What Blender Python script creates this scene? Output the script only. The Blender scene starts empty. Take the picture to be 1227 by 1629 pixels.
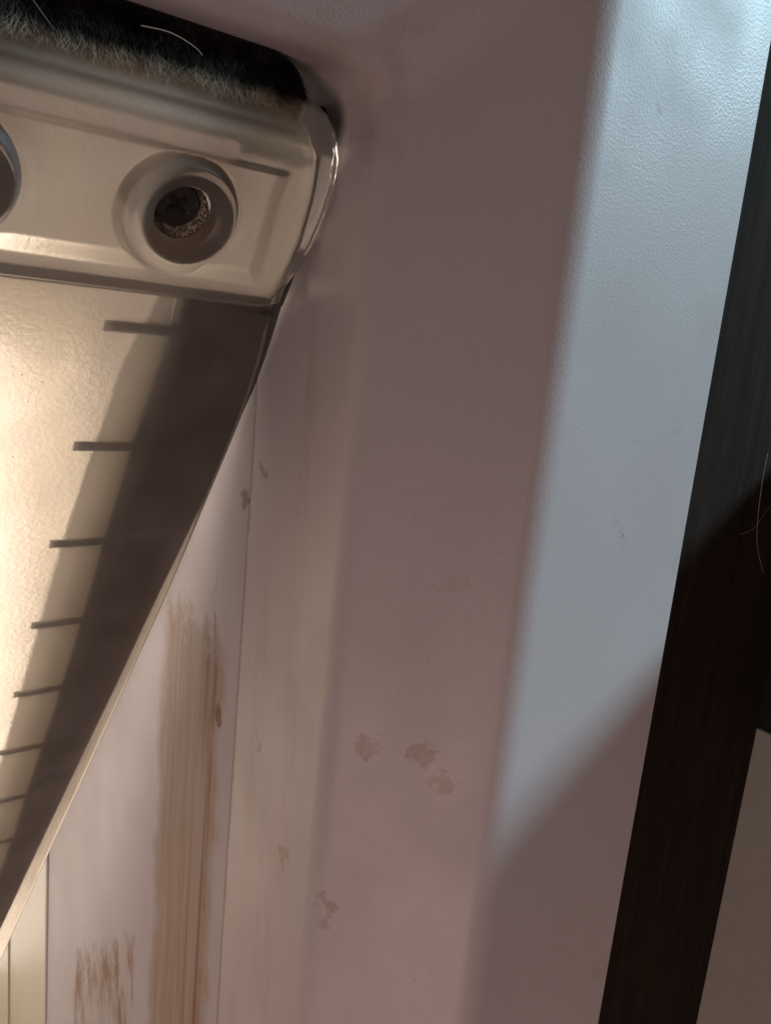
import bpy, bmesh, math, random
from mathutils import Vector, Matrix, noise as mnoise
random.seed(7)
S = bpy.context.scene
COL = S.collection

# ------------------------------------------------------------------ camera
H = Vector((0.81741, -0.03640, 0.57492)); D = Vector((-0.09600, 0.97544, 0.19824))
D.normalize(); H = (H - D * H.dot(D)).normalized(); N = H.cross(D)
cam = bpy.data.cameras.new('camera'); co = bpy.data.objects.new('camera', cam); COL.objects.link(co)
right = Vector((H.x, N.x, -D.x)); up = -Vector((H.y, N.y, -D.y)); back = -Vector((H.z, N.z, -D.z))
co.matrix_world = Matrix((right, up, back)).transposed().to_4x4()
cam.sensor_width = 36; cam.sensor_height = 36; cam.sensor_fit = 'AUTO'
cam.lens = 1260 / 1629 * 36
cam.clip_start = 0.005; cam.clip_end = 200
S.camera = co

# ------------------------------------------------------------------ world, sun, window light, exposure
W = bpy.data.worlds.new('World'); S.world = W; W.use_nodes = True
bg = W.node_tree.nodes['Background']
bg.inputs[0].default_value = (1.0, 0.93, 0.95, 1); bg.inputs[1].default_value = 0.046

def aim(o, d):
    o.rotation_euler = Vector(d).to_track_quat('-Z', 'Y').to_euler()
def lamp(name, kind, loc, d, energy, col, size=None, angle=None):
    l = bpy.data.lights.new(name, kind); l.energy = energy; l.color = col
    if size: l.size = size
    if angle: l.angle = math.radians(angle)
    o = bpy.data.objects.new(name, l); COL.objects.link(o); o.location = loc; aim(o, d); return o
SUN = Vector((-0.22, 0.90, 0.05)).normalized()
lamp('sun', 'SUN', (-2, 4, 1), -SUN, 1.2, (1.0, 0.84, 0.69), angle=30.0)
WD = Vector((0.76, -0.52, 0.47)).normalized()
target = Vector((0.095, 0.073, 0.0))
lamp('window_light', 'AREA', target + WD * 1.2, -WD, 8.5, (0.57, 0.86, 1.0), size=0.12)
fb = lamp('pink_fill', 'AREA', Vector((-0.32, -0.30, -0.42)), Vector((.07, .085, -.19)) - Vector((-0.32, -0.30, -0.42)), 0.11, (1.0, 0.66, 0.59), size=0.25)  # added pink fill lamp that tints the lower slanting edge, no source in view
fb.data.spread = math.radians(56)
lamp('warm_back_fill', 'AREA', Vector((0.12, 1.05, -0.36)), Vector((0.0, .12, 0.0)) - Vector((0.12, 1.05, -0.36)), 22.0, (1.0, 0.85, 0.74), size=1.9)  # added warm area lamp outside, brightens flap and hinge strip from behind

S.view_settings.view_transform = 'Standard'; S.view_settings.look = 'None'
S.view_settings.exposure = 0.36; S.view_settings.gamma = 1
S.render.engine = 'CYCLES'
S.cycles.use_denoising = True
S.cycles.max_bounces = 14; S.cycles.transmission_bounces = 10; S.cycles.transparent_max_bounces = 12
S.cycles.caustics_reflective = False; S.cycles.caustics_refractive = False
S.cycles.sample_clamp_indirect = 6.0

# ------------------------------------------------------------------ helpers
def link(name, me, parent=None, mats=()):
    o = bpy.data.objects.new(name, me); COL.objects.link(o)
    if parent: o.parent = parent
    for m in mats: me.materials.append(m)
    return o
def mesh(name, verts, faces, smooth=True, angle=35, midx=None):
    me = bpy.data.meshes.new(name); me.from_pydata([tuple(v) for v in verts], [], faces); me.validate()
    if midx:
        for p, i in zip(me.polygons, midx): p.material_index = i
    bm = bmesh.new(); bm.from_mesh(me); bmesh.ops.recalc_face_normals(bm, faces=bm.faces); bm.to_mesh(me); bm.free()
    if smooth:
        for p in me.polygons: p.use_smooth = True
        me.set_sharp_from_angle(angle=math.radians(angle))
    me.update(); return me
def empty(name, loc, label, cat, group=None):
    o = bpy.data.objects.new(name, None); COL.objects.link(o); o.location = loc; o.empty_display_size = .01
    o['label'] = label; o['category'] = cat; o['kind'] = 'thing'
    if group: o['group'] = group
    return o
def tag(o, label, cat, group=None):
    o['label'] = label; o['category'] = cat
    if group: o['group'] = group
    return o
def box(name, lo, hi, bev=0.001, seg=2):
    bm = bmesh.new(); bmesh.ops.create_cube(bm, size=1)
    lo, hi = Vector(lo), Vector(hi)
    for v in bm.verts:
        v.co = Vector(((v.co.x + .5) * (hi.x - lo.x) + lo.x, (v.co.y + .5) * (hi.y - lo.y) + lo.y, (v.co.z + .5) * (hi.z - lo.z) + lo.z))
    if bev: bmesh.ops.bevel(bm, geom=bm.edges[:], offset=bev, segments=seg, affect='EDGES', profile=.5)
    me = bpy.data.meshes.new(name); bm.to_mesh(me); bm.free()
    for p in me.polygons: p.use_smooth = True
    me.set_sharp_from_angle(angle=math.radians(35)); return me
def sstep(a, b, x):
    t = max(0., min(1., (x - a) / (b - a))); return t * t * (3 - 2 * t)
def interp(tab, v):
    if v <= tab[0][0]: return tab[0][1]
    for (a, fa), (b, fb) in zip(tab, tab[1:]):
        if v <= b: return fa + (fb - fa) * (v - a) / (b - a)
    return tab[-1][1]
def tube_bm(bm, pts, rads, n=6):
    rings = []
    for i, p in enumerate(pts):
        t = (pts[min(i + 1, len(pts) - 1)] - pts[max(i - 1, 0)]).normalized()
        a = t.orthogonal().normalized(); b = t.cross(a)
        rings.append([bm.verts.new(p + (a * math.cos(2 * math.pi * k / n) + b * math.sin(2 * math.pi * k / n)) * rads[i]) for k in range(n)])
    for r, s in zip(rings, rings[1:]):
        for k in range(n): bm.faces.new((r[k], r[(k + 1) % n], s[(k + 1) % n], s[k]))
    bm.faces.new(rings[0][::-1]); bm.faces.new(rings[-1])

# ------------------------------------------------------------------ materials
class Nodes:
    def __init__(self, name):
        self.m = bpy.data.materials.new(name); self.m.use_nodes = True
        self.t = self.m.node_tree; self.t.nodes.clear()
        self.out = self.t.nodes.new('ShaderNodeOutputMaterial')
    def n(self, kind, **kw):
        x = self.t.nodes.new('ShaderNode' + kind)
        for k, v in kw.items():
            if k.startswith('_'): setattr(x, k[1:], v)
            else:
                key = k.replace('__', ' ')
                x.inputs[int(key[1:]) if key[0] == 'i' and key[1:].isdigit() else key].default_value = v
        return x
    def l(self, a, b): self.t.links.new(a, b)
    def math(self, op, a, b=None, clamp=False):
        x = self.n('Math', _operation=op, _use_clamp=clamp)
        for i, v in enumerate((a, b)):
            if v is None: continue
            if isinstance(v, (int, float)): x.inputs[i].default_value = v
            else: self.l(v, x.inputs[i])
        return x.outputs[0]
    def pos(self): return self.n('TexCoord').outputs['Object']
    def noise(self, vec, scale, detail=3, rough=.55, stretch=None, dist=0):
        if stretch:
            mp = self.n('Mapping'); mp.inputs['Scale'].default_value = stretch; self.l(vec, mp.inputs[0]); vec = mp.outputs[0]
        x = self.n('TexNoise', Scale=scale, Detail=detail, Roughness=rough, Distortion=dist); self.l(vec, x.inputs['Vector']); return x.outputs['Fac']
    def ramp(self, f, a, b, lo=0., hi=1.):
        x = self.n('MapRange', _clamp=True, _interpolation_type='SMOOTHSTEP')
        x.inputs[1].default_value = a; x.inputs[2].default_value = b; x.inputs[3].default_value = lo; x.inputs[4].default_value = hi
        self.l(f, x.inputs[0]); return x.outputs[0]
    def mix(self, f, a, b):
        x = self.n('Mix', _data_type='RGBA')
        if isinstance(f, (int, float)): x.inputs[0].default_value = f
        else: self.l(f, x.inputs[0])
        for i, v in ((6, a), (7, b)):
            if isinstance(v, tuple): x.inputs[i].default_value = (*v, 1)
            else: self.l(v, x.inputs[i])
        return x.outputs[2]
    def bump(self, h, dist, strength=1.0, normal=None):
        x = self.n('Bump', Strength=strength, Distance=dist); self.l(h, x.inputs['Height'])
        if normal: self.l(normal, x.inputs['Normal'])
        return x.outputs[0]
    def principled(self, base, rough, normal=None, **kw):
        p = self.n('BsdfPrincipled')
        for i, v in (('Base Color', base), ('Roughness', rough)):
            if isinstance(v, tuple): p.inputs[i].default_value = (*v, 1)
            elif isinstance(v, (int, float)): p.inputs[i].default_value = v
            else: self.l(v, p.inputs[i])
        for k, v in kw.items(): p.inputs[k.replace('__', ' ')].default_value = v
        if normal: self.l(normal, p.inputs['Normal'])
        self.l(p.outputs[0], self.out.inputs[0]); return p
    def blob(self, vec, c, r, nz, amount=.9, edge=.35):
        """irregular smear mask round the point c (metres) with radii r"""
        s = self.n('VectorMath', _operation='SUBTRACT'); self.l(vec, s.inputs[0]); s.inputs[1].default_value = c
        d = self.n('VectorMath', _operation='DIVIDE'); self.l(s.outputs[0], d.inputs[0]); d.inputs[1].default_value = r
        ln = self.n('VectorMath', _operation='LENGTH'); self.l(d.outputs[0], ln.inputs[0])
        f = self.math('ADD', ln.outputs['Value'], self.math('MULTIPLY', self.math('SUBTRACT', nz, .5), 2.6))
        return self.ramp(f, 1.0, 1.0 - edge, 0, amount)

def plastic(name, stains):
    m = Nodes(name); p = m.pos()
    base = m.mix(m.noise(p, 60, 4), (.61, .55, .545), (.67, .61, .605))
    nz = m.noise(p, 900, 4, .6)
    nzs = m.noise(p, 280, 4, .65, dist=.8)
    nzl = m.noise(p, 420, 2, .5, dist=1.2)
    grain2 = m.noise(p, 1400, 3, .6)
    wn = m.n('TexNoise', Scale=300.0, Detail=3.0); m.l(p, wn.inputs['Vector'])
    w1 = m.n('VectorMath', _operation='SUBTRACT'); m.l(wn.outputs['Color'], w1.inputs[0]); w1.inputs[1].default_value = (.5, .5, .5)
    w2 = m.n('VectorMath', _operation='SCALE'); m.l(w1.outputs[0], w2.inputs[0]); w2.inputs['Scale'].default_value = .0085
    w3 = m.n('VectorMath', _operation='ADD'); m.l(p, w3.inputs[0]); m.l(w2.outputs[0], w3.inputs[1])
    p0, p = p, w3.outputs[0]
    for c, r, amt, colr in stains:
        k = m.blob(p, c, tuple(q * 1.12 for q in r), nzs, amt, .8)
        rim = m.blob(p, c, tuple(q * .80 for q in r), nzs, .75, .6)      # drier, paler middle, darker rim
        k = m.math('MULTIPLY', k, m.math('SUBTRACT', 1.0, m.math('MULTIPLY', rim, .5)))
        k = m.math('MULTIPLY', k, m.ramp(grain2, .25, .6, .55, 1.0))
        base = m.mix(k, base, colr)
    p = p0
    sep = m.n('SeparateXYZ'); m.l(p, sep.inputs[0])
    # faint wiped film and drips down the inner wall, grime along the joint
    film = m.ramp(m.noise(p, 120, 4, .6, stretch=(1, 1, .12)), .48, .75, 0, .5)
    film = m.math('MULTIPLY', film, m.ramp(sep.outputs[1], .0955, .0985))
    base = m.mix(film, base, (.46, .36, .29))
    gr = m.math('MULTIPLY', m.ramp(sep.outputs[1], .1222, .1232, 0, .55), m.ramp(m.noise(p, 200, 3), .3, .6))
    base = m.mix(gr, base, BR)
    corner_grime_shade = m.blob(p, (.054, .096, .035), (.014, .012, .014), m.noise(p, 140, 5, .7), .32, .9)  # brownish grime plus painted shade in the header corner by the brush
    base = m.mix(corner_grime_shade, base, (.33, .235, .19))
    # scattered faint rubs
    rub = m.math('MULTIPLY', m.ramp(m.noise(p, 75, 5, .7, dist=.6), .635, .70, 0, .25), m.ramp(m.noise(p, 500, 2), .35, .6))
    base = m.mix(rub, base, (.40, .28, .20))
    # fine specks
    sp = m.n('TexVoronoi', Scale=170.0, _feature='F1'); m.l(p, sp.inputs['Vector'])
    sk = m.ramp(sp.outputs['Distance'], .075, .03, 0, 1)
    sk = m.math('MULTIPLY', sk, m.ramp(m.noise(p, 55, 2), .60, .68, 0, .75))
    base = m.mix(sk, base, (.20, .13, .09))
    rough = m.ramp(m.noise(p, 45, 3), .3, .7, .40, .54)
    grain = m.noise(p, 2600, 2, .55)
    nrm = m.bump(grain, .00010, .5)
    m.principled(base, rough, nrm, Specular__IOR__Level=.5)
    return m

BR = (.34, .175, .075); BRD = (.20, .10, .045)
mm = .001
inner_stains = [
    ((64.2 * mm, 88.1 * mm, -57.5 * mm), (2.2 * mm, 2.2 * mm, 2.0 * mm), .75, BR),
    ((70.2 * mm, 82.1 * mm, -57.3 * mm), (2.6 * mm, 2.6 * mm, 1.9 * mm), .80, BR),
    ((72.5 * mm, 79.8 * mm, -61.5 * mm), (2.4 * mm, 2.4 * mm, 1.9 * mm), .70, BR),
    ((61.4 * mm, 90.9 * mm, -86.0 * mm), (1.4 * mm, 1.4 * mm, 4.0 * mm), .75, BR),
    ((56.6 * mm, 95.7 * mm, 39.6 * mm), (2.0 * mm, 2.0 * mm, 1.6 * mm), .8, BR),
    ((70.1 * mm, 82.1 * mm, -43.7 * mm), (.8 * mm, .8 * mm, .9 * mm), .5, BR),
    ((60 * mm, 118.7 * mm, -21.0 * mm), (1 * mm, 1.4 * mm, 1.0 * mm), .75, BRD),
    ((60 * mm, 112.8 * mm, -69.3 * mm), (1 * mm, 1.7 * mm, 1.6 * mm), .65, BRD),
    ((60 * mm, 102.1 * mm, -84.0 * mm), (1 * mm, 1.1 * mm, 5.5 * mm), .7, BR),
    ((90.9 * mm, 73.4 * mm, 33.6 * mm), (.7 * mm, 1 * mm, .9 * mm), .7, BRD),
    ((113.0 * mm, 73.4 * mm, -25.3 * mm), (1.8 * mm, 1 * mm, 7 * mm), .35, (.45, .38, .22)),
]
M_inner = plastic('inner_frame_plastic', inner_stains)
nr = M_inner.m

def outer_plastic():
    m = Nodes('outer_frame_plastic'); p = m.pos()
    base = m.mix(m.noise(p, 50, 4), (.58, .54, .55), (.63, .585, .59))
    sep = m.n('SeparateXYZ'); m.l(p, sep.inputs[0]); y, z = sep.outputs[1], sep.outputs[2]
    wob = m.math('MULTIPLY', m.math('SUBTRACT', m.noise(p, 90, 3), .5), .010)
    yw = m.math('ADD', y, wob)
    zc = m.math('ADD', z, m.math('MULTIPLY', m.math('SUBTRACT', m.noise(p, 260, 4), .5), .02))
    def band(v, a, b, e): return m.math('MULTIPLY', m.ramp(v, a, a + e), m.ramp(v, b, b - e))
    # long dragged streak
    lines = m.noise(p, 700, 3, .65, stretch=(1, 1, .035))
    fine = m.noise(p, 300, 3, .6, stretch=(1, 1, .02))
    streak = m.math('MULTIPLY', band(yw, .1268, .1642, .006), m.ramp(zc, -.052, -.062))
    body = m.ramp(m.math('ADD', lines, m.math('MULTIPLY', fine, .6)), .52, .95, .60, 1.0)
    base = m.mix(m.math('MULTIPLY', m.math('MULTIPLY', streak, body), .72), base, (.34, .20, .10))
    # darker core lines
    core = m.math('MULTIPLY', band(yw, .131, .146, .004), m.ramp(zc, -.054, -.064))
    core = m.math('MULTIPLY', core, m.ramp(fine, .48, .62))
    base = m.mix(m.math('MULTIPLY', core, .75), base, (.22, .11, .055))
    # separate fine line beside it
    ln = m.math('MULTIPLY', band(yw, .1335, .1350, .0004), m.ramp(z, -.042, -.050))
    base = m.mix(m.math('MULTIPLY', ln, m.ramp(lines, .35, .6, 0, .7)), base, BR)
    # second smear lower left: U-shape
    zt = m.math('ADD', zc, m.math('MULTIPLY', m.math('SUBTRACT', y, .173), .83))
    sm = m.math('MULTIPLY', band(yw, .172, .232, .007), m.ramp(zt, -.149, -.160))
    nzd = m.noise(p, 130, 4, .6, stretch=(1, 1, .4), dist=.9)
    nar = m.math('MAXIMUM', m.ramp(m.math('ABSOLUTE', m.math('SUBTRACT', yw, .203)), .009, .020), m.ramp(zt, -.176, -.160, .25, 1))
    sm = m.math('MULTIPLY', m.math('MULTIPLY', sm, nar), m.ramp(nzd, .32, .62, .1, 1))
    base = m.mix(m.math('MULTIPLY', sm, .9), base, (.30, .165, .085))
    for c, r, amt in (((.060, .1252, -.0279), (.002, .0020, .0022), .6), ((.060, .131, -.0715), (.002, .002, .0022), .8)):
        base = m.mix(m.blob(p, c, r, m.noise(p, 400, 4, .65), amt), base, BRD)
    rough = m.ramp(m.noise(p, 40, 3), .3, .7, .56, .68)
    nrm = m.bump(m.noise(p, 1300, 2), .00008, .45)
    m.principled(base, rough, nrm, Specular__IOR__Level=.35)
    return m.m
M_outer = outer_plastic()

def simple(name, a, b, scale, rough, bump=0, bscale=800, stretch=None):
    m = Nodes(name); p = m.pos()
    base = m.mix(m.noise(p, scale, 4, .6, stretch), a, b)
    nrm = m.bump(m.noise(p, bscale, 3, .6, stretch), bump) if bump else None
    m.principled(base, rough, nrm); return m.m
M_cream = simple('cream_paint', (.72, .66, .52), (.80, .74, .60), 30, .45, .0002, 300)
M_pale = simple('pale_grey_board', (.46, .46, .40), (.54, .53, .46), 20, .6, .0002, 200)
M_gasket = simple('brown_joint_grime', (.06, .035, .022), (.10, .06, .04), 200, .9)
M_black = simple('black_rubber', (.006, .006, .007), (.012, .012, .012), 200, .6, .0001)
M_ground = simple('patio_concrete', (.50, .46, .40), (.62, .57, .49), 6, .9, .002, 60)
def wood():
    m = Nodes('dark_stained_wood'); p = m.pos()
    g = m.noise(p, 420, 5, .65, (1, 1, .05))
    g2 = m.noise(p, 1400, 3, .6, (1, 1, .03))
    base = m.mix(m.ramp(g, .35, .7), (.022, .0148, .0118), (.035, .0238, .0185))
    base = m.mix(m.ramp(m.noise(p, 60, 3, .6, (1, 1, .3)), .5, .75, 0, .6), base, (.046, .032, .024))
    nrm = m.bump(m.math('ADD', g, g2), .0003, .35)
    m.principled(base, .8, nrm, Specular__IOR__Level=.06); return m.m
M_wood = wood()

def flap_front():
    m = Nodes('translucent_flap'); p = m.pos()
    peb = m.noise(p, 1150, 3, .55)
    fine = m.noise(p, 2200, 2, .5)
    hgt = m.math('ADD', peb, m.math('MULTIPLY', fine, .35))
    nrm = m.bump(hgt, .00011, .6)
    nrm = m.bump(m.noise(p, 45, 2), .0011, .3, nrm)
    tr = m.n('BsdfTranslucent'); tr.inputs[0].default_value = (.93, .87, .79, 1); m.l(nrm, tr.inputs[1])
    rf = m.n('BsdfRefraction', Roughness=.33, IOR=1.36); rf.inputs[0].default_value = (.82, .77, .70, 1); m.l(nrm, rf.inputs['Normal'])
    mx = m.n('MixShader', i0=.66); m.l(tr.outputs[0], mx.inputs[1]); m.l(rf.outputs[0], mx.inputs[2])
    gl = m.n('BsdfGlossy', Roughness=.42); m.l(nrm, gl.inputs['Normal'])
    fr = m.n('Fresnel', IOR=1.48); m.l(nrm, fr.inputs['Normal'])
    m2 = m.n('MixShader'); m.l(fr.outputs[0], m2.inputs[0]); m.l(mx.outputs[0], m2.inputs[1]); m.l(gl.outputs[0], m2.inputs[2])
    # pale dust specks stuck on the surface
    v = m.n('TexVoronoi', Scale=420.0); m.l(p, v.inputs['Vector'])
    k = m.math('MULTIPLY', m.ramp(v.outputs['Distance'], .11, .05), m.ramp(m.noise(p, 160, 2), .60, .66, 0, .7))
    df = m.n('BsdfDiffuse'); df.inputs[0].default_value = (.50, .47, .47, 1)
    k = m.math('MAXIMUM', k, m.ramp(m.noise(p, 90, 4, .6), .30, .75, .07, .20))
    m3 = m.n('MixShader'); m.l(k, m3.inputs[0]); m.l(m2.outputs[0], m3.inputs[1]); m.l(df.outputs[0], m3.inputs[2])
    m.l(m3.outputs[0], m.out.inputs[0]); return m.m
def flap_back():
    m = Nodes('flap_rear_face')
    t = m.n('BsdfTransparent'); t.inputs[0].default_value = (.95, .92, .86, 1)
    m.l(t.outputs[0], m.out.inputs[0]); return m.m
def flap_edge():
    m = Nodes('flap_polished_edge')
    tr = m.n('BsdfTranslucent'); tr.inputs[0].default_value = (.95, .92, .78, 1)
    df = m.n('BsdfDiffuse'); df.inputs[0].default_value = (.55, .53, .40, 1)
    a = m.n('MixShader', i0=.5); m.l(tr.outputs[0], a.inputs[1]); m.l(df.outputs[0], a.inputs[2])
    gl = m.n('BsdfGlossy', Roughness=.15); b = m.n('MixShader', i0=.12); m.l(a.outputs[0], b.inputs[1]); m.l(gl.outputs[0], b.inputs[2])
    m.l(b.outputs[0], m.out.inputs[0]); return m.m
M_ff, M_fb, M_fe = flap_front(), flap_back(), flap_edge()
def clear():
    m = Nodes('clear_plastic'); p = m.pos()
    g = m.principled((.97, .94, .88), .08, m.bump(m.noise(p, 180, 3), .0006, .5), IOR=1.46); g.inputs['Transmission Weight'].default_value = .72; g.inputs['Subsurface Weight'].default_value = 0
    return m.m
M_clear = clear()
def murky(name, tcol, dcol, f):
    m = Nodes(name); tr = m.n('BsdfTranslucent'); tr.inputs[0].default_value = (*tcol, 1)
    df = m.n('BsdfDiffuse'); df.inputs[0].default_value = (*dcol, 1)
    a = m.n('MixShader', i0=f); m.l(tr.outputs[0], a.inputs[1]); m.l(df.outputs[0], a.inputs[2])
    gl = m.n('BsdfGlossy', Roughness=.3); b = m.n('MixShader', i0=.05); m.l(a.outputs[0], b.inputs[1]); m.l(gl.outputs[0], b.inputs[2])
    m.l(b.outputs[0], m.out.inputs[0]); return m.m
M_fin = murky('smoky_fin', (.62, .585, .54), (.22, .20, .19), .2)
M_fin2 = murky('smoky_bar', (.40, .35, .30), (.16, .13, .11), .4)
M_seal = murky('dark_rubber_seal', (.32, .285, .28), (.12, .105, .105), .5)
M_rib = simple('dark_rib', (.005, .005, .005), (.008, .008, .008), 90, .5)
M_screw = simple('black_screw', (.012, .009, .009), (.045, .034, .031), 700, .32, .0003)
def speck():
    m = Nodes('corroded_washer'); p = m.pos()
    k = m.ramp(m.noise(p, 2600, 4, .65), .42, .66)
    m.principled(m.mix(k, (.55, .47, .38), (.14, .10, .08)), .5, m.bump(k, .0002), Metallic=.3); return m.m
M_washer = speck()
M_sleeve = murky('sleeve_plastic', (.56, .49, .43), (.42, .36, .32), .4)
def pile_mat():
    m = Nodes('pile_fibre'); i = m.n('HairInfo')
    p = m.pos(); sep = m.n('SeparateXYZ'); m.l(p, sep.inputs[0])
    dirt = m.ramp(m.noise(p, 260, 3), .45, .72)
    low = m.ramp(m.math('ADD', sep.outputs[2], m.math('MULTIPLY', m.math('SUBTRACT', m.noise(p, 400, 2), .5), .002)), .0304, .0284)  # pale lower tips: beige dust plus backlight painted into the colour
    a = m.mix(m.math('MULTIPLY', dirt, .7), (.018, .014, .012), (.12, .095, .085))
    m.principled(m.mix(m.math('MULTIPLY', low, .85), a, (.60, .47, .34)), .7, Specular__IOR__Level=.2); return m.m
M_pile = pile_mat()
M_core = simple('pile_backing', (.004, .004, .004), (.008, .008, .008), 300, .9)
M_hair = simple('pale_hair', (.34, .29, .24), (.42, .36, .30), 300, .45)

# ------------------------------------------------------------------ pet door frame: profiles swept round the opening
CX, CZ, HX, HZ, RC = -.12, -.1526, .18, .1876, .007      # opening X -.30..+.06, Z -.3402..+.035
def rounded_profile(pts):
    """pts: (a, y, radius) -> polyline with arcs at the corners"""
    out = []
    for i, (a, y, r) in enumerate(pts):
        if r == 0 or i in (0, len(pts) - 1): out.append((a, y)); continue
        p = Vector((a, y)); u = (Vector(pts[i - 1][:2]) - p).normalized(); w = (Vector(pts[i + 1][:2]) - p).normalized()
        th = math.acos(max(-1, min(1, u.dot(w)))); t = r / math.tan(th / 2)
        c = p + (u + w).normalized() * (r / math.sin(th / 2))
        s, e = p + u * t - c, p + w * t - c
        if r > .002: out.append(tuple(p + u * (t + .0004)))
        ang = s.angle(e); n = max(3, int(math.degrees(ang) / 5))
        for k in range(n + 1):
            f = k / n; q = (s * math.sin((1 - f) * ang) + e * math.sin(f * ang)) / math.sin(ang); out.append(tuple(c + q))
        if r > .002: out.append(tuple(p + w * (t + .0004)))
    return out
def sweep(name, prof, closed_prof=False):
    verts, faces = [], []
    ring = []
    for (sx, sz, a0) in ((1, -1, -90), (1, 1, 0), (-1, 1, 90), (-1, -1, 180)):
        for k in range(9): ring.append((sx, sz, math.radians(a0 + k * 90 / 8)))
    for (sx, sz, th) in ring:
        for a, y in prof:
            cx = CX + sx * (HX + a - RC); cz = CZ + sz * (HZ + a - RC)
            verts.append((cx + RC * math.cos(th), y, cz + RC * math.sin(th)))
    n, m = len(ring), len(prof)
    for i in range(n):
        j = (i + 1) % n
        for k in range(m if closed_prof else m - 1):
            k2 = (k + 1) % m
            faces.append((i * m + k, i * m + k2, j * m + k2, j * m + k))
    return mesh(name, verts, faces, angle=28)
frame = empty('pet_door_frame', (CX, .12, CZ - HZ), 'dirty white plastic pet door frame with slanting inner edge and brown smears', 'door frame')
frame_inv = Matrix.Translation(frame.location).inverted()
def under(o, parent):
    o.parent = parent; o.matrix_parent_inverse = parent.matrix_world.inverted() if parent.type != 'EMPTY' else Matrix.Translation(parent.location).inverted()
    return o
prof = rounded_profile([(.0125, .1233, 0), (.0001, .1233, 0), (0, .1232, 0), (0, .0923, .0055), (.0189, .0734, .0060), (.0534, .0734, .0006), (.0534, .0848, 0), (.013, .0848, 0), (.013, .1233, 0)])
o = under(link('joint_gasket', sweep('joint_gasket', [(.0008, .1229), (.0008, .1243), (.003, .1243), (.003, .1229)], True), None, [M_gasket]), frame)
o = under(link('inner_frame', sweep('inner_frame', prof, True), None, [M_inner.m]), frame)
prof = rounded_profile([(.0125, .1237, 0), (.0001, .1237, 0), (0, .1238, 0), (0, .2672, 0), (-.0005, .2676, .0003), (-.0005, .2706, .0005), (.004, .2708, 0), (.0125, .2708, 0)])
o = under(link('outer_frame', sweep('outer_frame', prof, True), None, [M_outer]), frame)
o['label'] = 'outer sleeve of the frame with brown streaked dirt'
prof = rounded_profile([(.008, .2712, 0), (.0012, .2712, .0005), (.0012, .346, 0), (.0004, .3468, 0), (.0004, .40, .0008), (.060, .40, .001), (.060, .2712, 0)])
o = under(link('outside_trim', sweep('outside_trim', prof, True), None, [M_cream]), frame)

# ------------------------------------------------------------------ brush seal under the header
BX0, BX1, BY0, BY1, BZ = -.10, .0522, .0965, .1080, .0347
def seal_core(x0, x1, y0, y1, z0, z1, r):
    bm = bmesh.new(); pts = [(x0, z1), (x0, z0), (x1, z0)]
    for k in range(9):
        a = math.radians(90 * k / 8); pts.append((x1 - r + r * math.cos(a), z1 - r + r * math.sin(a)))
    lo = [bm.verts.new((x, y0, z)) for x, z in pts]; hi = [bm.verts.new((x, y1, z)) for x, z in pts]
    n = len(pts)
    for i in range(n): bm.faces.new((lo[i], lo[(i + 1) % n], hi[(i + 1) % n], hi[i]))
    bm.faces.new(lo[::-1]); bm.faces.new(hi); bmesh.ops.recalc_face_normals(bm, faces=bm.faces)
    me = bpy.data.meshes.new('brush_seal'); bm.to_mesh(me); bm.free(); return me
eb = seal_core(.0480, .0597, .1045, .1120, .0268, .0323, .0008)  # pad added behind the brush end to stop light leaking through the corner
eb.name = 'light_stop_pad'
seal = under(link('brush_seal', seal_core(BX0, BX1 - .0004, BY0 + .0012, BY1, .0300, .0349, .005), None, [M_core]), frame)
def pile():
    verts, faces = [], []
    n = 26000
    for i in range(n):
        x = random.uniform(BX0, BX1) if i % 5 == 0 else random.uniform(-.004, BX1)
        e = random.random()
        if e < .62: y = BY0 + .0012 + random.random() ** 2 * .0018; z = random.uniform(.0300, .0349)   # front face
        else: y = random.uniform(BY0 + .001, BY1 - .001); z = random.uniform(.0302, .0320)
        rr = .004
        if x > BX1 - rr:
            ycap = BY0 + rr - math.sqrt(max(0, rr * rr - (x - BX1 + rr) ** 2)) ; y = max(y, ycap + .0008)
        if x > BX1 - .005: z = min(z, BZ - .005 + math.sqrt(max(0, .005 ** 2 - (x - BX1 + .005) ** 2)))
        L = random.uniform(.0018, .0044)
        if z - L < .0275: L = max(.0008, z - .0275 + random.uniform(0, .0006))
        cl = mnoise.noise(Vector((x * 300, y * 300, z * 300)))
        d = Vector((cl * .5 + random.gauss(0, .30), -.34 + random.gauss(0, .22), -1)).normalized()
        s = Vector((random.gauss(0, .5) + cl * .5, random.gauss(0, .35) - .15, 0))
        r = random.uniform(.000025, .00005)
        p0 = Vector((x, y, z)); p1 = p0 + d * L * .5; p2 = p0 + (d + s * .6).normalized() * L
        b = len(verts)
        for p, rad in ((p0, r), (p1, r * .9)):
            for k in range(3):
                a = 2.094 * k; verts.append((p.x + rad * math.cos(a), p.y + rad * math.sin(a), p.z))
        verts.append(tuple(p2))
        for k in range(3):
            k2 = (k + 1) % 3
            faces.append((b + k, b + k2, b + 3 + k2, b + 3 + k)); faces.append((b + 3 + k, b + 3 + k2, b + 6))
    me = bpy.data.meshes.new('pile'); me.from_pydata(verts, [], faces); me.update(); return me
pl = link('pile', pile(), None, [M_pile]); pl['kind'] = 'stuff'
pl.parent = seal
under(link('light_stop_pad', eb, None, [M_core]), frame)
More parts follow.
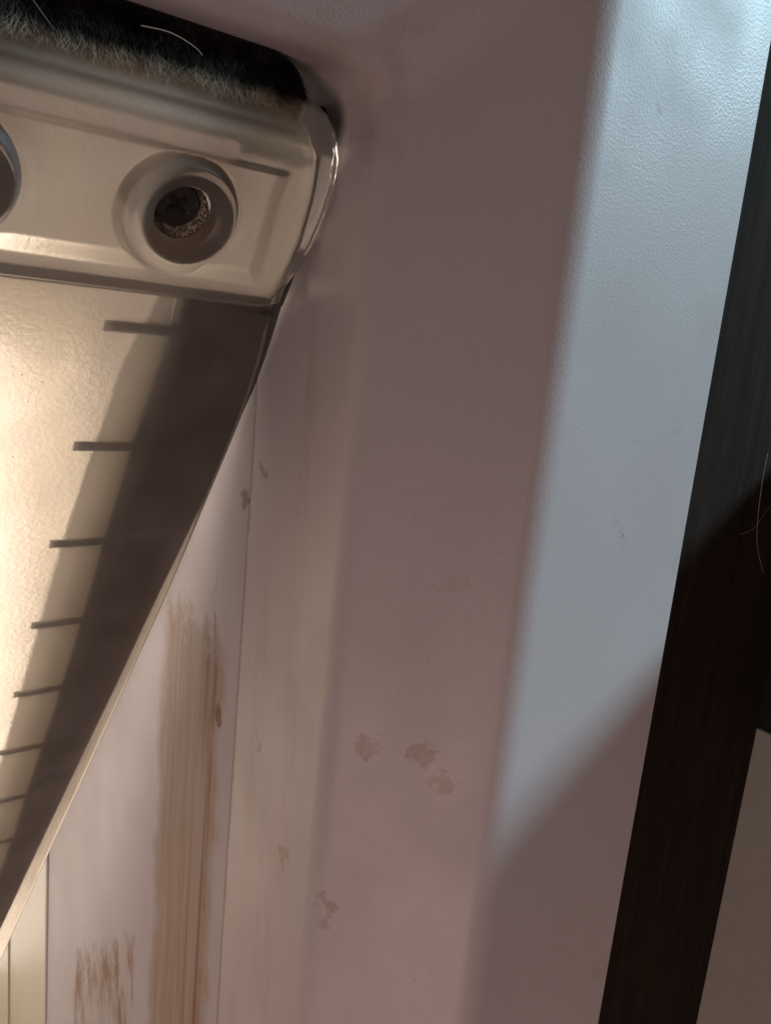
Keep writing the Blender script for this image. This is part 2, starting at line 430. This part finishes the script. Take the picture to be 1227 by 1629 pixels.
# ------------------------------------------------------------------ the flap
P0 = Vector((.058, .1107, .0070)); A = math.radians(32.2)
E2 = Vector((0, math.sin(A), -math.cos(A))); E3 = Vector((0, math.cos(A), math.sin(A)))
def FP(x, v, g):      # x along the hinge, v down the flap, g towards the room (metres)
    return Vector((x, P0.y, P0.z)) + E2 * v - E3 * g
XE = [(-25.2, 48.6), (-24.9, 50.2), (-24.4, 52), (-23.6, 53.6), (-22.5, 54.7), (-20.7, 55.6), (-15.6, 56.6), (-9, 57.1), (-2.9, 57.0), (1.5, 56.9), (6, 57.2), (11.8, 57.8),
      (20.6, 58.1), (30, 57.8), (40.9, 57.2), (70.6, 55.6), (114, 52.2), (166, 47.8), (256, 40.7), (300, 37.4)]
HOLES = [(.0397, -.0090), (.0127, -.0090)]
HR = .0042
def relief(x, v):
    """height of the moulded face in mm; x, v in mm"""
    land = 1.7
    ridge = sstep(3.1, 1.3, v)
    g = land * ridge
    if v < 4:
        # pockets between the screw bosses
        top, bot = sstep(-18.6, -16.8, v), sstep(-1.5, -3.2, v)
        pk = top * bot * sstep(51.9, 50.3, x - .25 * math.sin((v + 9) * .35))
        far = min(((x - 38.5 + 27 * k) ** 2 + (v + 9.3) ** 2) ** .5 for k in range(0, 12))
        nearest = min(((x - 39.7) ** 2 + (v + 9.0) ** 2) ** .5, *[((x - 39.7 + 27 * k) ** 2 + (v + 9.0) ** 2) ** .5 for k in range(1, 12)])
        pk *= sstep(7.2, 8.4, far)
        g -= 1.75 * pk * ridge
        ring = sstep(5.6, 7.2, nearest)
        cone = sstep(4.0, 6.3 + .8 * sstep(-10, -16, v), nearest)
        if nearest < 8: g = g - (1 - cone) * 1.5
        g += .35 * math.exp(-((nearest - 7.4) / .9) ** 2)
        g -= 2.4 * sstep(-20.2, -25.4, v) ** 1.3
        g += .30 * math.exp(-((v + 23.6) / .5) ** 2) - .35 * math.exp(-((v + 22.4) / .6) ** 2)
        xe = interp(XE, v)
        g -= 1.4 * sstep(xe - 3.6, xe + .3, x)
        
    else:
        g += .25 * mnoise.noise(Vector((x * .04, v * .03, 3))) * sstep(4, 20, v)
    return g
def build_flap():
    cols = [-.296 + .02 * i for i in range(15)] + [-.004 + i * .00022 for i in range(int(.0621 / .00022))]
    xm = cols[-1]
    rows = [-.0252 + i * .0002 for i in range(int(.0302 / .0002))]
    v = .005
    while v < .30: rows.append(v); v += .0012 if v < .02 else .004
    rows.append(.30)
    x0 = .020
    verts, idx = [], {}
    T = .0014
    grid = []
    for j, v in enumerate(rows):
        xe = interp(XE, v * 1000) * mm
        r = []
        for c in cols:
            x = c if c < x0 else x0 + (c - x0) * (xe - x0) / (xm - x0)
            vv = v
            for hx, hv in HOLES:
                d = math.hypot(x - hx, vv - hv)
                if HR * .90 < d < HR * 1.03:
                    x, vv = hx + (x - hx) * HR / d, hv + (vv - hv) * HR / d
            r.append((x, vv))
        grid.append(r)
    nC, nR = len(cols), len(rows)
    def hole(x, v): return any(math.hypot(x - hx, v - hv) < HR * .97 for hx, hv in HOLES)
    inside = [[hole(*grid[j][i]) for i in range(nC)] for j in range(nR)]
    for j in range(nR):
        for i in range(nC):
            x, v = grid[j][i]; g = relief(x * 1000, v * 1000) * mm
            # rolled outer edge of the sheet
            xe = interp(XE, v * 1000) * mm
            g -= .0010 * sstep(xe - .0011, xe + .0001, x) if v > .004 else 0
            verts.append(FP(x, v, g))
    off = len(verts)
    for j in range(nR):
        for i in range(nC):
            x, v = grid[j][i]; verts.append(FP(x, v, -T))
    faces, mi = [], []
    def q(j, i): return j * nC + i
    keep = {}
    for j in range(nR - 1):
        for i in range(nC - 1):
            if inside[j][i] or inside[j + 1][i] or inside[j][i + 1] or inside[j + 1][i + 1]: continue
            a, b, c, d = q(j, i), q(j, i + 1), q(j + 1, i + 1), q(j + 1, i)
            edge = rows[j] > .006 and i >= nC - 6
            faces.append((d, c, b, a)); mi.append(2 if edge else 0)
            faces.append((off + b, off + c, off + d, off + a)); mi.append(1)
    for j in range(nR - 1):       # right edge and (off-frame) left edge
        a, b = q(j, nC - 1), q(j + 1, nC - 1); faces.append((a, off + a, off + b, b)); mi.append(2)
        a, b = q(j, 0), q(j + 1, 0); faces.append((b, off + b, off + a, a)); mi.append(2)
    for i in range(nC - 1):
        a, b = q(0, i), q(0, i + 1); faces.append((b, off + b, off + a, a)); mi.append(0)
        a, b = q(nR - 1, i), q(nR - 1, i + 1); faces.append((a, off + a, off + b, b)); mi.append(2)
    me = bpy.data.meshes.new('flap_panel'); me.from_pydata([tuple(p) for p in verts], [], faces)
    for p, k in zip(me.polygons, mi): p.material_index = k; p.use_smooth = True
    me.set_sharp_from_angle(angle=math.radians(60)); me.update(); return me
flap = empty('pet_flap', FP(-.12, -.024, 0), 'translucent cream pet door flap swung outwards below the black brush', 'flap')
under(link('flap_panel', build_flap(), None, [M_ff, M_fb, M_fe]), flap)

# clear rounded end cap behind the right end of the hinge strip
CAP = [(50.9, -26.6), (52.3, -26.8), (54.6, -26.1), (56.7, -24.3), (58.4, -21.0), (59.35, -16.8), (59.55, -12.0), (59.2, -8.0), (58.3, -4.0), (56.9, -.6), (55.0, 1.4),
       (55.3, -1.5), (56.0, -5), (56.2, -9), (56.1, -13), (55.6, -17), (54.6, -20.6), (53.0, -23.0), (50.8, -24.6)]
def cap():
    bm = bmesh.new()
    a = [bm.verts.new(FP(x * mm, v * mm, .4 * mm)) for x, v in CAP]; b = [bm.verts.new(FP(x * mm, v * mm, -3.2 * mm)) for x, v in CAP]
    n = len(CAP)
    for i in range(n): bm.faces.new((a[i], a[(i + 1) % n], b[(i + 1) % n], b[i]))
    fa = bm.faces.new(a[::-1]); fb = bm.faces.new(b)
    bmesh.ops.recalc_face_normals(bm, faces=bm.faces)
    bmesh.ops.bevel(bm, geom=list(set(fa.edges) | set(fb.edges)), offset=.0006, segments=3, affect='EDGES', profile=.5)
    me = bpy.data.meshes.new('end_cap'); bm.to_mesh(me); bm.free()
    for p in me.polygons: p.use_smooth = True
    me.set_sharp_from_angle(angle=math.radians(50)); return me
under(link('end_cap', cap(), None, [M_clear]), flap)

# dark seal strip behind the flap, its raised edge rib and the short ribs
XR = [(3, 42.4), (13.3, 42.8), (31.9, 41.7), (54.6, 41.0), (77.1, 40.5), (100.5, 39.6), (121.4, 38.7), (143.2, 37.4), (164.7, 36.7), (187.7, 35.0), (300, 26.6)]
XB = [(3, 59.0), (12, 59.4), (24, 59.2), (34.3, 57.8), (51.7, 56.0), (69.5, 54.0), (101.0, 51.0), (142.9, 46.6), (212.7, 39.5), (300, 31)]
XF = [(5, 41.4), (9, 40.3), (17.5, 37.8), (41, 35.3), (66, 33.5), (98, 31.8), (121, 30.8), (300, 18.5)]
def prism(name, rows):
    """rows: list of cross sections (lists of points), skinned along their length"""
    bm = bmesh.new(); R = [[bm.verts.new(p) for p in r] for r in rows]; n = len(R[0])
    for a, b in zip(R, R[1:]):
        for i in range(n): bm.faces.new((a[i], a[(i + 1) % n], b[(i + 1) % n], b[i]))
    bm.faces.new(R[0][::-1]); bm.faces.new(R[-1]); bmesh.ops.recalc_face_normals(bm, faces=bm.faces)
    me = bpy.data.meshes.new(name); bm.to_mesh(me); bm.free(); return me
VS = [3.6, 9, 14, 20, 30, 40, 52, 66, 80, 97, 114, 140, 166, 200, 256, 296]
T0 = .0015
rows = []
for v in [-6.0, -1.0, 3.3] + VS:
    xr, xb = interp(XR, v), interp(XB, v)
    if v < 3.5: xr, xb = (interp([(-21, 56.6), (-10, 58.0), (-1, 57.6), (3.3, 56.8)], v), interp([(-21, 58.0), (-16, 59.0), (-10, 59.6), (-1, 59.4), (3.3, 59.2)], v))  # tab added up the right edge to stop light leaking onto the frame
    rows.append([FP(xr * mm, v * mm, -T0 - .0008), FP(xb * mm, v * mm, -T0 - .0008), FP(xb * mm, v * mm, -T0 - .004), FP(xr * mm, v * mm, -T0 - .004)])
under(link('seal_strip', prism('seal_strip', rows), None, [M_seal]), flap)
rows = []
for v in [3.0] + VS[1:]:
    xr = interp(XR, v)
    rows.append([FP((xr - .7) * mm, v * mm, -T0), FP((xr + .7) * mm, v * mm, -T0), FP((xr + .7) * mm, v * mm, -T0 - .0011), FP((xr - .7) * mm, v * mm, -T0 - .0011)])
under(link('edge_rib', prism('edge_rib', rows), None, [M_rib]), flap)
rows = []
for v in VS:      # fin that leans away from the flap
    xr = interp(XR, v)
    rows.append([FP((xr + .3) * mm, v * mm, -T0 - .0012), FP((xr + .3) * mm, v * mm, -T0 - .0022), FP(min(interp(XF, v), xr - 1.2) * mm, v * mm, -T0 - .0065), FP(min(interp(XF, v), xr - 1.2) * mm, v * mm, -T0 - .0055)])
under(link('fin', prism('fin', rows), None, [M_fin]), flap)
for k in range(13):
    v = 9.4 + 22.35 * k; xr = interp(XR, v) - .8; w = 9.3
    rows = []
    for f in (0, 1):
        x = xr - w * f; h = .0009
        rows.append([FP(x * mm, (v - .75) * mm, -T0), FP(x * mm, (v + .75) * mm, -T0), FP(x * mm, (v + .75) * mm, -T0 - h), FP(x * mm, (v - .75) * mm, -T0 - h)])
    under(link('rib', prism('rib', rows), None, [M_rib]), flap)

def bar(name, v0, v1, h0, h1, mat, x1):
    rows = [[FP(x, v0 * mm, -h0 * mm), FP(x, v1 * mm, -h0 * mm), FP(x, v1 * mm, -h1 * mm), FP(x, v0 * mm, -h1 * mm)] for x in (-.29, x1)]
    under(link(name, prism(name, rows), None, [mat]), flap)
bar('hinge_rod', 1.5, 3.3, 1.5, 2.2, M_fin2, .0556)
bar('rear_lip', -24.0, -19.2, 3.6, 6.0, M_fin2, .0562)

# screw holes: sleeve, washer, screw
def lathe(name, prof, hx, hv, n=40):
    vs, fs = [], []
    m = len(prof)
    for i in range(n):
        a = 2 * math.pi * i / n
        for r, g in prof: vs.append(FP((hx * 1000 + r * math.cos(a)) * mm, (hv * 1000 + r * math.sin(a)) * mm, g * mm))
    for i in range(n):
        j = (i + 1) % n
        for k in range(m - 1): fs.append((i * m + k, i * m + k + 1, j * m + k + 1, j * m + k))
    return mesh(name, vs, fs)
for hx, hv in HOLES:
    under(link('hole_sleeve', lathe('hole_sleeve', [(4.25, .0), (4.15, -.4), (4.0, -3.0), (4.0, -5.4), (6.2, -5.4), (6.2, 1.1), (5.8, 1.0), (5.0, .40), (4.25, .0)], hx, hv), None, [M_sleeve]), flap)
    wx, wv = hx - .0000, hv + .0003
    under(link('washer', lathe('washer', [(0.2, -2.2), (2.6, -2.0), (3.5, -1.8), (3.85, -2.0), (3.95, -2.6)], wx, wv), None, [M_washer]), flap)
    sx, sv = hx - .0010, hv - .0009
    sc = under(link('screw', lathe('screw', [(0.01, -1.3), (1.0, -1.25), (2.2, -1.1), (2.75, -1.0), (3.0, -1.2), (3.05, -2.3)], sx, sv), None, [M_screw]), flap)
    rows = []
    vs, fs = [], []
    for (dx, dv) in ((1.5, .32), (.32, 1.5)):
        b = len(vs)
        for g in (-1.0, -1.7):
            for a, c in ((-dx, -dv), (dx, -dv), (dx, dv), (-dx, dv)): vs.append(FP((sx * 1000 + a * .7 - c * .7) * mm, (sv * 1000 + a * .7 + c * .7) * mm, g * mm))
        fs += [(b, b + 1, b + 2, b + 3), (b + 4, b + 7, b + 6, b + 5)] + [(b + i, b + 4 + i, b + 4 + (i + 1) % 4, b + (i + 1) % 4) for i in range(4)]
    rc = link('cross_recess', mesh('cross_recess', vs, fs, smooth=False), None, [M_black]); rc.parent = sc

# ------------------------------------------------------------------ door round the frame, block and board beside it, ground outside
door = empty('dark_door', (-.12, .18, -1.0), 'dark brown stained wooden door round the white plastic frame', 'door')
DX0, DX1, DY0, DY1 = -.3145, .0745, .0852, .2700
for nm, lo, hi in (('stile', (DX1, DY0, -1.0), (.1735, DY1, .8)), ('stile', (-.60, DY0, -1.0), (DX0, DY1, .8)),
                   ('top_rail', (DX0 + .0003, DY0, .0495), (DX1 - .0003, DY1, .8)), ('bottom_rail', (DX0 + .0003, DY0, -1.0), (DX1 - .0003, DY1, -.3547))):
    under(link(nm, box(nm, lo, hi, .0008), None, [M_wood]), door)
o = link('pale_board', box('pale_board', (.1738, -.16, -1.0), (.60, .30, -.0768), .0006), None, [M_pale])
tag(o, 'pale grey board standing against the dark door beside the frame', 'board')
o = link('shadow_block', box('shadow_block', (.1741, -.12, -.0766), (.26, .30, -.004), .001), None, [M_black])  # black block added and sized to throw the diagonal shadow on the frame
tag(o, 'black block added on top of the pale grey board to cast the diagonal shadow', 'block')
g = link('ground', mesh('ground', [(-15, .30, -1.0), (15, .30, -1.0), (15, 30, -1.0), (-15, 30, -1.0)], [(0, 1, 2, 3)], smooth=False), None, [M_ground]); g['kind'] = 'structure'

# ------------------------------------------------------------------ stray hairs
def hair(name, pts, r, label):
    P = [Vector(p) for p in pts]; out = []
    for i in range(len(P) - 1):
        a, b, c, d = P[max(i - 1, 0)], P[i], P[i + 1], P[min(i + 2, len(P) - 1)]
        for k in range(8):
            t = k / 8; out.append(.5 * ((2 * b) + (c - a) * t + (2 * a - 5 * b + 4 * c - d) * t * t + (3 * b - a - 3 * c + d) * t ** 3))
    out.append(P[-1])
    bm = bmesh.new(); tube_bm(bm, out, [r * (1 - .6 * i / len(out)) for i in range(len(out))], 6)
    me = bpy.data.meshes.new(name); bm.to_mesh(me); bm.free()
    for p in me.polygons: p.use_smooth = True
    return tag(link(name, me, None, [M_hair]), label, 'hair', 'stray pet hairs')
hair('pet_hair', [(.1522, .0838, -.0125), (.1512, .0832, -.0190), (.1535, .0833, -.0300), (.1600, .084, -.0380)], .00007, 'long pale hair curving down the dark wood')
hair('pet_hair', [(.1490, .0845, -.0290), (.1530, .0840, -.0275), (.1590, .0840, -.0215)], .00005, 'short pale hair slanting across the long hair on the dark wood')
hair('pet_hair', [(.0295, .0945, .0318), (.0325, .0938, .0318), (.0352, .0938, .0312), (.0364, .094, .0306)],   .00008, 'pale bent hair caught in the black brush')
hair('pet_hair', [(.0172, .0955, .0335), (.0185, .0945, .0312), (.0205, .094, .0288)],   .00005, 'thin straight hair hanging at the left of the brush')
